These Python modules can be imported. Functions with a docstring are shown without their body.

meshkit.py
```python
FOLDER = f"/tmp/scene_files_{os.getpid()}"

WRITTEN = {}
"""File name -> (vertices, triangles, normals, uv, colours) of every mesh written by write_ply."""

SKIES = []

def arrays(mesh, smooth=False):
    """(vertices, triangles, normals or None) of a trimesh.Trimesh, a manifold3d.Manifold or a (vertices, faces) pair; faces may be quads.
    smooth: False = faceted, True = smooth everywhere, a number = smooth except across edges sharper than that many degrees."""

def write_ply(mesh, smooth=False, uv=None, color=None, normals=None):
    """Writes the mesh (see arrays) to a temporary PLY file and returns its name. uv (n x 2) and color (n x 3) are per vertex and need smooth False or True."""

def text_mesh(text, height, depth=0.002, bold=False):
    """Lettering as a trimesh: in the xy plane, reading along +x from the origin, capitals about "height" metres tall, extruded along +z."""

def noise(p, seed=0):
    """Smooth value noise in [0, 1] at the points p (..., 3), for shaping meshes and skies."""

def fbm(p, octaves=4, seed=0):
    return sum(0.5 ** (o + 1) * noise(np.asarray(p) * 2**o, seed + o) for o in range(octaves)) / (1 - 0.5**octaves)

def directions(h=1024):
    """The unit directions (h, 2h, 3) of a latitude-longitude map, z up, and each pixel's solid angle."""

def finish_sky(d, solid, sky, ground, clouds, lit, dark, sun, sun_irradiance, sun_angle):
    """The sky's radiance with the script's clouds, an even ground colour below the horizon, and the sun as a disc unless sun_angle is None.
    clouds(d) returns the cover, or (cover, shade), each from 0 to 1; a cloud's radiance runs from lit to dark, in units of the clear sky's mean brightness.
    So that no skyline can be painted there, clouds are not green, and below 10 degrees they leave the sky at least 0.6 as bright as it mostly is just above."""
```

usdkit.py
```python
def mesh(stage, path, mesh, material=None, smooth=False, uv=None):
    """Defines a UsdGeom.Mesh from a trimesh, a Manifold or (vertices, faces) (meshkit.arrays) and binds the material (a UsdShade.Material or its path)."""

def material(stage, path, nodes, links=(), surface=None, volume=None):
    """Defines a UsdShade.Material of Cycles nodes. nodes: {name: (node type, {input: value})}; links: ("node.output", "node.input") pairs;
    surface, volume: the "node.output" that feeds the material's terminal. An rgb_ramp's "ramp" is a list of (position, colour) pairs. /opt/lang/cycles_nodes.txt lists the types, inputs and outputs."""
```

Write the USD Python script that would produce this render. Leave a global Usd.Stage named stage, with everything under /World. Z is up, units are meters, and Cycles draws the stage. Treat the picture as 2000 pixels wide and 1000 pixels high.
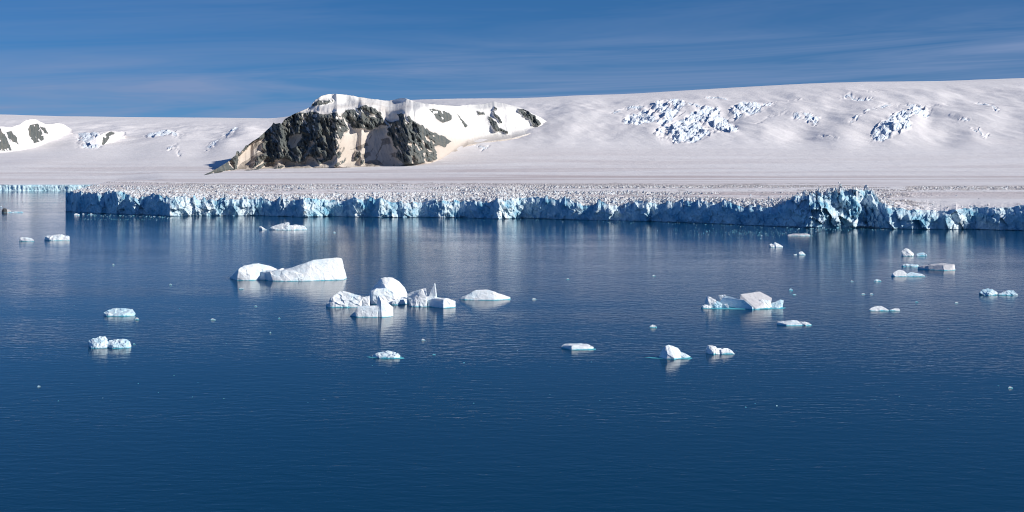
import math
import numpy as np
import trimesh
import usdkit
import meshkit
from meshkit import fbm, noise
from pxr import Gf, Sdf, Usd, UsdGeom, UsdLux, UsdShade
from scipy.interpolate import PchipInterpolator
from scipy.ndimage import gaussian_filter, gaussian_filter1d
from scipy.spatial import ConvexHull, cKDTree

stage = Usd.Stage.CreateInMemory()
UsdGeom.SetStageUpAxis(stage, "Z")
UsdGeom.SetStageMetersPerUnit(stage, 1.0)
UsdGeom.Xform.Define(stage, "/World")
UsdGeom.Scope.Define(stage, "/World/Looks")

# ------------------------------------------------------------------ camera, sky, sun, exposure
F, H, YH = 2414.0, 60.0, 320.0          # focal length and horizon row (photo pixels), eye height (m)
EXPOSURE = 0.06
SUN_EL, SUN_PHI = math.radians(26), math.radians(24)      # height, and angle from due right towards the camera
SUN_DIR = np.array([math.cos(SUN_EL) * math.cos(SUN_PHI), -math.cos(SUN_EL) * math.sin(SUN_PHI), math.sin(SUN_EL)])
SUN_POWER, SKY_POWER = 1.23, 0.058

cam = UsdGeom.Camera.Define(stage, "/World/camera")
cam.CreateHorizontalApertureAttr(36.0)
cam.CreateVerticalApertureAttr(18.0)
cam.CreateFocalLengthAttr(36.0 * F / 2000)
cam.CreateVerticalApertureOffsetAttr(-(500 - YH) / 2000 * 36.0)
cam.CreateClippingRangeAttr(Gf.Vec2f(1.0, 60000.0))
cam.CreateExposureAttr(EXPOSURE)
xc = UsdGeom.Xformable(cam)
xc.AddTranslateOp().Set(Gf.Vec3d(0, 0, H))
xc.AddRotateXOp().Set(90.0)


def M(name, nodes, links, surface="p.BSDF"):
    return usdkit.material(stage, "/World/Looks/" + name, nodes, links, surface=surface)


sky_mat = M("sky_air", {
    "tc": ("texture_coordinate", {}),
    "lift": ("vector_math", {"math_type": "add", "vector2": (0, 0, 0.10)}),
    "nrm": ("vector_math", {"math_type": "normalize"}),
    "sky": ("sky_texture", {"sky_type": "single_scattering", "sun_disc": False, "sun_elevation": SUN_EL,
                            "sun_rotation": math.atan2(SUN_DIR[0], SUN_DIR[1]), "altitude": 300.0,
                            "air_density": 1.0, "aerosol_density": 0.2, "ozone_density": 2.0}),
    "hs": ("hsv", {"saturation": 1.4, "value": 1.0, "fac": 1.0}),
    "tint": ("mix", {"mix_type": "multiply", "fac": 1.0, "color2": (0.72, 1.0, 1.34)}),
    "sep": ("separate_xyz", {}),
    "az": ("math", {"math_type": "arctan2"}),
    "tilt": ("math", {"math_type": "multiply_add", "value2": -0.035}),
    "ca": ("combine_xyz", {"z": 0.0}),
    "st": ("mapping", {"scale": (2.6, 44.0, 1.0)}),
    "n1": ("noise_texture", {"scale": 1.0, "detail": 9.0, "roughness": 0.62, "distortion": 1.1}),
    "r1": ("rgb_ramp", {"ramp": [(0.38, (0, 0, 0)), (0.70, (1, 1, 1))]}),
    "band": ("map_range", {"range_type": "smoothstep", "from_min": 0.065, "from_max": 0.112, "to_min": 1.0, "to_max": 0.26, "clamp": True}),
    "base": ("math", {"math_type": "multiply_add", "value2": 0.8, "value3": 0.12}),
    "cov": ("math", {"math_type": "multiply", "use_clamp": True}),
    "cloud": ("mix", {"mix_type": "mix", "color2": (3.6, 5.1, 8.6)}),
    "bg": ("background_shader", {"strength": SKY_POWER}),
}, [("tc.generated", "lift.vector1"), ("lift.vector", "nrm.vector1"), ("nrm.vector", "sky.vector"), ("sky.color", "hs.color"),
    ("tc.generated", "sep.vector"), ("sep.x", "az.value1"), ("sep.y", "az.value2"), ("az.value", "tilt.value1"), ("sep.z", "tilt.value3"),
    ("az.value", "ca.x"), ("tilt.value", "ca.y"), ("ca.vector", "st.vector"), ("st.vector", "n1.vector"), ("n1.fac", "r1.fac"),
    ("tilt.value", "band.value"), ("r1.color", "base.value1"), ("base.value", "cov.value1"), ("band.result", "cov.value2"),
    ("hs.color", "tint.color1"), ("tint.color", "cloud.color1"), ("cov.value", "cloud.fac"), ("cloud.color", "bg.color")], surface="bg.background")
dome = UsdLux.DomeLight.Define(stage, "/World/sky")
UsdShade.MaterialBindingAPI.Apply(dome.GetPrim()).Bind(sky_mat)
dome.GetPrim().SetCustomDataByKey("kind", "structure")

sun = UsdLux.DistantLight.Define(stage, "/World/sun")
sun.CreateIntensityAttr(SUN_POWER)
sun.CreateNormalizeAttr(True)
sun.CreateAngleAttr(0.5)
sun.CreateColorAttr(Gf.Vec3f(1.0, 0.95, 0.87))
rot = Gf.Rotation(Gf.Vec3d(0, 0, 1), Gf.Vec3d(*map(float, SUN_DIR)))
UsdGeom.Xformable(sun).AddTransformOp().Set(Gf.Matrix4d().SetRotate(rot))

# ------------------------------------------------------------------ materials
POS = ("geometry", {})


def ice_material(name, white, blue, wet, dust=None, dust_amount=0.0, fine=0.35, blue_at=(0.45, 0.7), bump=1.0, coarse=0.06, foot=(0.02, 0.34)):
    """Old ice: patches of white and blue, turquoise in its wet lowest half metre, dust on the parts that face up."""
    nodes = {
        "g": POS, "sep": ("separate_xyz", {}),
        "n": ("noise_texture", {"scale": coarse, "detail": 6.0, "roughness": 0.62}),
        "r": ("rgb_ramp", {"ramp": [(blue_at[0], white), (blue_at[1], blue)]}),
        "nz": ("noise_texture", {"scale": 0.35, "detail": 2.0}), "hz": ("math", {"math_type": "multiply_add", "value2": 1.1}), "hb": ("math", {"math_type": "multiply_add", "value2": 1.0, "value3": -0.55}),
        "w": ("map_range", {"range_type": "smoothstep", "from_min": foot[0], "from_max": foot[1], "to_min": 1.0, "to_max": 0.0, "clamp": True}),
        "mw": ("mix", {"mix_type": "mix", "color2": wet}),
        "nb": ("noise_texture", {"scale": fine, "detail": 8.0, "roughness": 0.7}),
        "b": ("bump", {"strength": 0.6, "distance": bump}),
        "p": ("principled_bsdf", {"roughness": 0.75, "specular_ior_level": 0.25}),
    }
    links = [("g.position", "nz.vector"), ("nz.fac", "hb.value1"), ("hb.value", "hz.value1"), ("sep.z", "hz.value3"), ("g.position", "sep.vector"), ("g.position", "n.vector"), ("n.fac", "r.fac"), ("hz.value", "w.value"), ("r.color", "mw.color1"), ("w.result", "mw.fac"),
             ("g.position", "nb.vector"), ("nb.fac", "b.height"), ("b.normal", "p.normal")]
    last = "mw.color"
    if dust is not None:
        nodes |= {"nv": ("separate_xyz", {}), "up": ("map_range", {"range_type": "smoothstep", "from_min": 0.55, "from_max": 0.95, "to_min": 0.0, "to_max": dust_amount, "clamp": True}),
                  "md": ("mix", {"mix_type": "mix", "color2": dust})}
        links += [("g.normal", "nv.vector"), ("nv.z", "up.value"), (last, "md.color1"), ("up.result", "md.fac")]
        last = "md.color"
    links.append((last, "p.base_color"))
    return M(name, nodes, links)


def snow_material(name, clean, dust, amount, stretch=(0.0009, 0.0046, 0.004), near=(2900, 4500), low=None, bump=2.0):
    """Snow with pinkish brown dust lying in long flow lines, fading out up the slope."""
    return M(name, {
        "g": POS, "sep": ("separate_xyz", {}),
        "m": ("mapping", {"scale": stretch, "rotation": (0, 0, 0.12)}),
        "n": ("noise_texture", {"scale": 1.0, "detail": 7.0, "roughness": 0.6, "distortion": 0.5}),
        "r": ("rgb_ramp", {"ramp": [(0.43, (0, 0, 0)), (0.54, (0.5, 0.5, 0.5)), (0.64, (1, 1, 1))]}),
        "d": ("map_range", {"range_type": "smoothstep", "from_min": near[0], "from_max": near[1], "to_min": amount, "to_max": 0.06, "clamp": True}),
        "x": ("math", {"math_type": "multiply", "use_clamp": True}),
        "n2": ("noise_texture", {"scale": 0.02, "detail": 5.0, "roughness": 0.6}),
        "r2": ("rgb_ramp", {"ramp": [(0.3, clean), (0.7, tuple(c * 0.93 for c in clean))]}),
        "mix": ("mix", {"mix_type": "mix", "color2": dust}),
        "nb": ("noise_texture", {"scale": 0.03, "detail": 8.0, "roughness": 0.65}),
        "b": ("bump", {"strength": 0.7, "distance": 2 * bump}),
        "p": ("principled_bsdf", {"roughness": 0.9, "specular_ior_level": 0.1}),
        **({"lz": ("map_range", {"range_type": "smoothstep", "from_min": low[0], "from_max": low[1], "to_min": 1.0, "to_max": 0.0, "clamp": True}), "lm": ("mix", {"mix_type": "mix", "color2": low[2]}),
            "ln": ("math", {"math_type": "multiply_add", "value2": 90.0, "value3": -45.0}), "ls": ("math", {"math_type": "add"})} if low else {}),
    }, ([("r2.color", "lm.color1"), ("n.fac", "ln.value1"), ("ln.value", "ls.value1"), ("sep.z", "ls.value2"), ("ls.value", "lz.value"), ("lz.result", "lm.fac"), ("lm.color", "mix.color1")] if low else [("r2.color", "mix.color1")]) + [("g.position", "sep.vector"), ("g.position", "m.vector"), ("m.vector", "n.vector"), ("n.fac", "r.fac"), ("sep.y", "d.value"), ("r.color", "x.value1"), ("d.result", "x.value2"),
        ("g.position", "n2.vector"), ("n2.fac", "r2.fac"), ("x.value", "mix.fac"), ("mix.color", "p.base_color"),
        ("g.position", "nb.vector"), ("nb.fac", "b.height"), ("b.normal", "p.normal")])


def rock_material(name, a, b, c):
    return M(name, {
        "g": POS, "m": ("mapping", {"scale": (1.0, 1.0, 0.35), "rotation": (0, 0.35, 0)}),
        "n": ("noise_texture", {"scale": 0.045, "detail": 8.0, "roughness": 0.68, "distortion": 0.6}),
        "r": ("rgb_ramp", {"ramp": [(0.3, a), (0.5, b), (0.68, c)]}),
        "nb": ("noise_texture", {"scale": 0.10, "detail": 9.0, "roughness": 0.78}),
        "b": ("bump", {"strength": 0.9, "distance": 5.5}),
        "p": ("principled_bsdf", {"roughness": 0.92, "specular_ior_level": 0.15}),
    }, [("g.position", "m.vector"), ("m.vector", "n.vector"), ("n.fac", "r.fac"), ("r.color", "p.base_color"), ("g.position", "nb.vector"), ("nb.fac", "b.height"), ("b.normal", "p.normal")])


SNOW = (0.83, 0.80, 0.795)
MAT = {
    "snow": snow_material("snow_field", SNOW, (0.52, 0.43, 0.42), 0.78),
    "snow_peak": snow_material("peak_snow", (0.78, 0.765, 0.74), (0.52, 0.44, 0.37), 0.7, stretch=(0.014, 0.01, 0.012), near=(3300, 4900), low=(115, 200, (0.56, 0.50, 0.44))),
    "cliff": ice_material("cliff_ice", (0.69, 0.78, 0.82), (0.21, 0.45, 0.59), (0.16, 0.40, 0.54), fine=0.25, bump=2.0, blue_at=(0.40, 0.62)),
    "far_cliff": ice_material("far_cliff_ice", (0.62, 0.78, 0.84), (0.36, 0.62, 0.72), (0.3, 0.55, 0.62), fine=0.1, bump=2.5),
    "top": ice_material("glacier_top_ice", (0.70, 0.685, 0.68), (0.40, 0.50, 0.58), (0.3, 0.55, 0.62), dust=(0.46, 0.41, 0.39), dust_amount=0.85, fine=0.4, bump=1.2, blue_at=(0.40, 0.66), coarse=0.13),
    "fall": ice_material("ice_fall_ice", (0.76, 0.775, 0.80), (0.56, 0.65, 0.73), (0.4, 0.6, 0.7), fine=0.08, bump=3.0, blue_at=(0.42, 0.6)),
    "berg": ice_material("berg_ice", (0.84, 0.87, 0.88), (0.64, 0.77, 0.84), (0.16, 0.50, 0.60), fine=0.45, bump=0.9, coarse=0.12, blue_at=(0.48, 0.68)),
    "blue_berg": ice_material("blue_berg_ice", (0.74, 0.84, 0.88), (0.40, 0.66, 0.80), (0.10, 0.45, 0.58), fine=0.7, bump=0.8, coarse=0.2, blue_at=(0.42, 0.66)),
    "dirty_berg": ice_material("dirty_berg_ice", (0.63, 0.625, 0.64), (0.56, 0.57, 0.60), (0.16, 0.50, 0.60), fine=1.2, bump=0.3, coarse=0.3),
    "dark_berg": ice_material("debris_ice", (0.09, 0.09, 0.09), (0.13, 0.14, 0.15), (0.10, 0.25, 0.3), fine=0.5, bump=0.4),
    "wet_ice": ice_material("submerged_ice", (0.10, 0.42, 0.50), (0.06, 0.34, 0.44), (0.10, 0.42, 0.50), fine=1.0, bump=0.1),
    "rock": rock_material("headland_rock", (0.08, 0.098, 0.108), (0.135, 0.15, 0.145), (0.205, 0.19, 0.165)),
    "scree": rock_material("scree_stones", (0.22, 0.20, 0.18), (0.31, 0.275, 0.24), (0.42, 0.37, 0.32)),
}

water_mat = M("sea_water", {
    "g": POS, "sep": ("separate_xyz", {}),
    "m1": ("mapping", {"scale": (0.16, 0.36, 1.0), "rotation": (0, 0, 0.10)}),
    "w1": ("noise_texture", {"scale": 1.0, "detail": 2.0, "roughness": 0.5, "distortion": 0.4}),
    "m2": ("mapping", {"scale": (0.55, 1.1, 1.0), "rotation": (0, 0, -0.2)}),
    "w2": ("noise_texture", {"scale": 1.0, "detail": 3.0, "roughness": 0.6}),
    "s1": ("math", {"math_type": "multiply", "value2": 0.115}),
    "s2": ("math", {"math_type": "multiply_add", "value2": 0.034}),
    "m3": ("mapping", {"scale": (0.003, 0.016, 1.0)}),
    "w3": ("noise_texture", {"scale": 1.0, "detail": 3.0, "roughness": 0.5}),
    "calm": ("map_range", {"range_type": "linear", "from_min": 0.3, "from_max": 0.7, "to_min": 0.5, "to_max": 1.3, "clamp": True}),
    "hh": ("math", {"math_type": "multiply"}),
    "b": ("bump", {"strength": 1.0, "distance": 1.0, "filter_width": 0.05}),
    "p": ("principled_bsdf", {"base_color": (0.0002, 0.037, 0.084), "roughness": 0.085, "ior": 1.333, "specular_tint": (0.58, 0.95, 1.0), "specular_ior_level": 0.22}),
}, [("g.position", "m1.vector"), ("m1.vector", "w1.vector"), ("g.position", "m2.vector"), ("m2.vector", "w2.vector"), ("w1.fac", "s1.value1"), ("w2.fac", "s2.value1"), ("s1.value", "s2.value3"),
    ("g.position", "m3.vector"), ("m3.vector", "w3.vector"), ("w3.fac", "calm.value"), ("s2.value", "hh.value1"), ("calm.result", "hh.value2"), ("hh.value", "b.height"), ("b.normal", "p.normal")])


# ------------------------------------------------------------------ helpers
def tag(prim, label=None, category=None, group=None, kind=None):
    for k, v in (("label", label), ("category", category), ("group", group), ("kind", kind)):
        if v:
            prim.SetCustomDataByKey(k, v)
    return prim


TAKEN = {}


def numbered(parent, name):
    n = TAKEN.get((parent, name), 0)
    TAKEN[(parent, name)] = n + 1
    return f"{parent}/{name}" + (f"_{n:03d}" if n else "")


def xform(name):
    return UsdGeom.Xform.Define(stage, numbered("/World", name)).GetPrim()


def put(parent, name, mesh, mat, smooth=False):
    p = numbered(str(parent.GetPath()) if parent else "/World", name)
    return usdkit.mesh(stage, p, mesh, mat, smooth=smooth).GetPrim()


def interp(points, x):
    p = np.array(points, float)
    return np.interp(x, p[:, 0], p[:, 1])


def smoothstep(a, b, x):
    t = np.clip((x - a) / (b - a), 0, 1)
    return t * t * (3 - 2 * t)


def world(s, py, D):
    """The point at depth D that is seen at column s, row py of the photograph."""
    return np.stack(np.broadcast_arrays((s - 1000.0) / F * D, D, H + (YH - py) / F * D), -1)


def quads(rows, cols):
    i = np.arange(rows * cols).reshape(rows, cols)
    return np.stack([i[:-1, :-1], i[:-1, 1:], i[1:, 1:], i[1:, :-1]], -1).reshape(-1, 4)


def split(parent, P, masks):
    """Grid P (rows, cols, 3) becomes one mesh for each (name, material, face mask, smooth)."""
    V, Q = P.reshape(-1, 3), quads(*P.shape[:2])
    made = []
    for name, mat, mask, smooth in masks:
        q = Q[mask.ravel()]
        if not len(q):
            continue
        used, inv = np.unique(q, return_inverse=True)
        made.append(put(parent, name, (V[used], inv.reshape(-1, 4)), mat, smooth))
    return made


def inside(poly, s, py, jag=0.0, seed=0):
    """Which points lie in the polygon, its edge made ragged by jag."""
    box = np.array(poly, float)
    near = (s > box[:, 0].min() - 2 * jag - 2) & (s < box[:, 0].max() + 2 * jag + 2) & (py > box[:, 1].min() - 2 * jag - 2) & (py < box[:, 1].max() + 2 * jag + 2)
    out = np.zeros(s.shape, bool)
    s, py = s[near], py[near]
    if jag:
        q = np.stack([s * 0.16, py * 0.16, np.zeros_like(s)], -1)
        s, py = s + jag * (fbm(q, 3, seed) - 0.5) * 2, py + jag * (fbm(q + 31.7, 3, seed + 9) - 0.5) * 2
    p = np.array(poly, float)
    hit = np.zeros(s.shape, bool)
    for (x0, y0), (x1, y1) in zip(p, np.roll(p, -1, 0)):
        if y0 != y1:
            hit ^= ((y0 > py) != (y1 > py)) & (s < (x1 - x0) * (py - y0) / (y1 - y0) + x0)
    out[near] = hit
    return out


def near_line(line, s, py, w):
    best = np.full(s.shape, 1e9)
    for (x0, y0), (x1, y1) in zip(line[:-1], line[1:]):
        dx, dy = x1 - x0, y1 - y0
        t = np.clip(((s - x0) * dx + (py - y0) * dy) / (dx * dx + dy * dy), 0, 1)
        best = np.minimum(best, (s - x0 - t * dx) ** 2 + (py - y0 - t * dy) ** 2)
    return np.exp(-best / (w * w))


def blocks(a, b, size, seed, tilt=0.5, gap=0.0):
    """Broken ice: the plane (a, b) in cells, each with its own height (-1 to 1) and slope; gap deepens the cracks between them."""
    rng = np.random.default_rng(seed)
    a0, b0 = a.min() - size, b.min() - size
    na, nb = int((a.max() - a0) / size) + 2, int((b.max() - b0) / size) + 2
    ia, ib = np.meshgrid(np.arange(na), np.arange(nb), indexing="ij")
    c = np.stack([a0 + (ia + rng.random(ia.shape)) * size, b0 + (ib + rng.random(ia.shape)) * size], -1).reshape(-1, 2)
    h, g = rng.uniform(-1, 1, len(c)), rng.normal(0, tilt, (len(c), 2))
    q = np.stack([a, b], -1).reshape(-1, 2)
    d, k = cKDTree(c).query(q, k=2)
    out = h[k[:, 0]] + ((q - c[k[:, 0]]) / size * g[k[:, 0]]).sum(1) * 2
    if gap:
        out -= gap * np.exp(-((d[:, 1] - d[:, 0]) / size * 5) ** 2)
    return out.reshape(a.shape)


def ridged(q, octaves, seed):
    return sum(0.5 ** o * (1 - np.abs(2 * noise(q * 2.0 ** o, seed + o) - 1)) for o in range(octaves)) / (2 - 0.5 ** (octaves - 1))


# ------------------------------------------------------------------ water
water = put(None, "water", (np.array([[-9000, -400, 0], [9000, -400, 0], [9000, 16000, 0], [-9000, 16000, 0]], float), np.array([[0, 1, 2, 3]])), water_mat)
tag(water, "dark blue rippled sea in front of the ice cliff", "water", kind="structure")

# ------------------------------------------------------------------ ice sheet: flats, white dome on the right, plateau on the left
SKYLINE = [(-400, 220), (0, 223.5), (120, 227), (300, 229), (540, 231), (640, 215), (740, 198), (840, 194), (900, 193), (1000, 192.5), (1100, 190), (1250, 183), (1400, 174),
           (1550, 166), (1680, 161.5), (1850, 160), (1930, 157), (2000, 154.5), (2620, 136)]
S = np.arange(-260, 2590, 1.5)
right = smoothstep(430, 1050, S)
sky_py = gaussian_filter1d(interp(SKYLINE, S), 8)
sky_D = 9000 - 2500 * right
base = 311 - 18 * right
bay = smoothstep(330, 215, S)                                     # 1 where the sheet ends in the far bay, 0 where the glacier hides its front
knots_D = np.stack([2140 + 605 * bay, 2780 + 30 * bay, np.full_like(S, 3300), np.full_like(S, 4200), 4200 + 0.35 * (sky_D - 4200), 4200 + 0.7 * (sky_D - 4200), sky_D, sky_D * 1.35])
knots_py = np.stack([360.8 - 0.2 * bay, 348.5 + 10.5 * bay, 339 + 4 * bay - 4 * right, base, base - (base - sky_py) * 0.47, base - (base - sky_py) * 0.83, sky_py, sky_py + 11])
knots_z = H + (YH - knots_py) / F * knots_D
ROWS, BACK = 250, 10
D_rows, Z_rows = np.empty((ROWS + BACK, len(S))), np.empty((ROWS + BACK, len(S)))
for j in range(len(S)):
    f = PchipInterpolator(knots_D[:, j], knots_z[:, j])
    d = np.linspace(knots_D[0, j], sky_D[j], 700)
    p = YH - (f(d) - H) / d * F
    p = np.minimum.accumulate(p) - np.linspace(0, 1e-3, 700)
    rows = np.interp(np.linspace(p[0], p[-1], ROWS), p[::-1], d[::-1])
    D_rows[:ROWS, j] = rows
    D_rows[ROWS:, j] = np.linspace(rows[-1], sky_D[j] * 1.35, BACK + 1)[1:]
    Z_rows[:, j] = f(D_rows[:, j])
PY = YH - (Z_rows - H) / D_rows * F
SS = np.broadcast_to(S, PY.shape)


def bg_depth(s, py):
    """Depth of the ice sheet at column s, row py (arrays of one column each)."""
    j = int(np.clip(round((s + 260) / 1.5), 0, len(S) - 1))
    return np.interp(py, PY[:ROWS, j][::-1], D_rows[:ROWS, j][::-1])


FALLS = [
    [(1216, 243), (1228, 228), (1249, 218), (1268, 208), (1289, 201), (1327, 199), (1332, 214), (1318, 226), (1308, 244), (1296, 244), (1290, 230), (1272, 240), (1254, 244), (1237, 244)],
    [(1283, 266), (1304, 250), (1327, 238), (1345, 226), (1369, 216), (1402, 211), (1411, 229), (1432, 247), (1437, 262), (1400, 262), (1372, 268), (1352, 277), (1314, 276), (1289, 272)],
    [(1429, 218), (1440, 209), (1453, 201), (1482, 203), (1514, 201), (1508, 209), (1495, 212), (1470, 216), (1455, 224), (1438, 228)],
    [(1704, 277), (1712, 256), (1740, 235), (1763, 218), (1768, 234), (1776, 260), (1752, 262), (1727, 273)],
    [(1770, 222), (1795, 214), (1820, 212), (1812, 226), (1798, 232)],
    [(1545, 232), (1552, 222), (1580, 222), (1600, 228), (1594, 246), (1584, 240), (1574, 230), (1556, 236)],
    [(148, 290), (152, 262), (190, 263), (205, 278), (190, 293)],
    [(283, 268), (300, 258), (345, 255), (362, 266), (352, 279), (330, 268), (300, 274)],
]
LINES = [([(1480, 241), (1501, 227), (1535, 221)], 3.0), ([(1662, 244), (1690, 228), (1706, 217), (1740, 206)], 3.5), ([(1740, 205), (1796, 209), (1853, 204)], 3.0),
         ([(1901, 200), (1925, 204), (1937, 209), (1946, 224)], 4.0), ([(1640, 190), (1660, 187), (1668, 193), (1700, 196)], 3.0), ([(1855, 230), (1872, 238), (1895, 241)], 2.2),
         ([(1895, 252), (1906, 258)], 2.5), ([(1910, 254), (1918, 266)], 2.5), ([(1922, 270), (1930, 262)], 2.5), ([(1195, 222), (1225, 211), (1255, 209)], 3.0), ([(1345, 208), (1370, 212), (1378, 216)], 3.0),
         ([(1380, 193), (1404, 191), (1418, 194)], 2.5), ([(1600, 264), (1640, 276)], 1.2), ([(405, 290), (440, 268), (470, 258)], 4.0), ([(330, 292), (345, 286), (350, 300)], 3.0),
         ([(1690, 180), (1712, 182)], 1.4), ([(1515, 199), (1565, 193)], 1.2), ([(928, 282), (945, 288), (938, 296)], 2.2), ([(945, 292), (955, 284)], 2.0)]
SWELLS = [(1120, 235, 60, 40, 14), (1260, 262, 60, 16, 10), (1350, 205, 40, 14, 8), (1490, 255, 60, 24, 8), (1560, 215, 50, 14, 8), (1560, 262, 40, 18, -8), (1650, 262, 40, 26, 12), (1690, 232, 40, 16, 12),
          (1745, 252, 36, 22, 12), (1790, 232, 26, 22, 9), (1850, 262, 42, 22, -11), (1890, 235, 40, 20, 9), (1812, 228, 17, 26, -7), (1940, 225, 50, 26, 10), (1830, 185, 60, 10, 6), (1700, 205, 45, 10, 7),
          (2040, 250, 60, 40, 12), (1420, 232, 30, 14, -8), (1000, 255, 60, 16, -7), (330, 275, 55, 16, 10), (250, 300, 60, 12, -5), (160, 280, 45, 16, 8), (220, 262, 40, 12, 8), (478, 264, 34, 15, 26), (440, 284, 26, 10, 10), (60, 320, 80, 10, 4), (390, 300, 40, 10, -6)]
XW, YW = (SS - 1000) / F * D_rows, D_rows
dz = np.zeros_like(PY)
for cx, cy, rx, ry, a in SWELLS:
    dz += 1.35 * a * np.exp(-((SS - cx) / rx) ** 2 - ((PY - cy + 0.25 * (SS - cx) * 0.3) / ry) ** 2)
hill = smoothstep(300, 262, PY) * smoothstep(0, 22, PY - sky_py)
q3 = np.stack([XW / 150, YW / 420, np.zeros_like(XW)], -1)
dz += hill * (27 * (fbm(q3, 3, 3) - 0.5) + 2.6 * (ridged(np.stack([XW / 55 + YW / 300, YW / 170, 0 * XW], -1), 3, 4) - 0.6))
dz += smoothstep(352, 335, PY) * 3.0 * (fbm(np.stack([XW / 260, YW / 60, np.zeros_like(XW)], -1), 3, 5) - 0.5)
fall = np.zeros_like(PY)
for k, poly in enumerate(FALLS):
    fall = np.maximum(fall, gaussian_filter(inside(poly, SS, PY, 5.0, 40 + k).astype(float), 1.4) * (0.55 if k > 4 else 1.0))
for line, w in LINES:
    fall = np.maximum(fall, 0.55 * near_line(line, SS + 4 * (noise(np.stack([SS / 9, PY / 9, 0 * PY], -1), 8) - 0.5), PY, w))
diag = fbm(np.stack([(SS * 0.6 - PY * 0.75) / 11, (PY * 1.5 + SS * 0.5) / 42, 0 * PY], -1), 3, 15)
halo = gaussian_filter(fall, 7)
wide = 0.62 * smoothstep(0.10, 0.42, halo) * smoothstep(0.44, 0.58, fbm(np.stack([(SS * 0.6 - PY * 0.75) / 16, (PY * 1.5 + SS * 0.5) / 60, 0 * PY + 3.3], -1), 3, 19))
fall = np.maximum(fall * (0.3 + 0.7 * smoothstep(0.36, 0.52, diag)), wide)
fall = gaussian_filter(fall, 0.8)
jumble = blocks(SS * 0.6 - PY * 0.75, PY * 1.5 + SS * 0.5, 5.0, 5, 0.9, 0.7) + 1.5 * blocks(SS * 0.35 - PY * 0.45, PY * 1.25 + SS * 0.45, 7.5, 6, 0.8, 1.0)
big_steps = ridged(np.stack([SS / 26 + PY / 14, PY / 22, 0 * PY], -1), 3, 12) - 0.6
dz += fall * (2.9 * jumble * (0.35 + fbm(np.stack([SS / 18, PY / 12, 0 * PY], -1), 2, 14)) + 12.0 * big_steps) + 20.0 * halo * (diag - 0.5)
u = (SS * 0.6 + PY * 0.85) / 17 + 1.6 * fbm(np.stack([SS / 30, PY / 22, 0 * PY], -1), 3, 16)
step_up = 1 - (u - np.floor(u))                                    # ice steps: a steep shaded wall, then a slope down to the right
dz += 19.0 * smoothstep(0.12, 0.5, halo) * (step_up - 0.5) * smoothstep(0.35, 0.6, fbm(np.stack([SS / 24, PY / 18, 0 * PY], -1), 2, 18))
P = world(SS, PY, D_rows)
P[..., 2] += dz
P[..., 2] -= (0.6 + 1.6 * smoothstep(700, 300, S)) * (1 - bay) * smoothstep(2900, 2600, D_rows)
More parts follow.
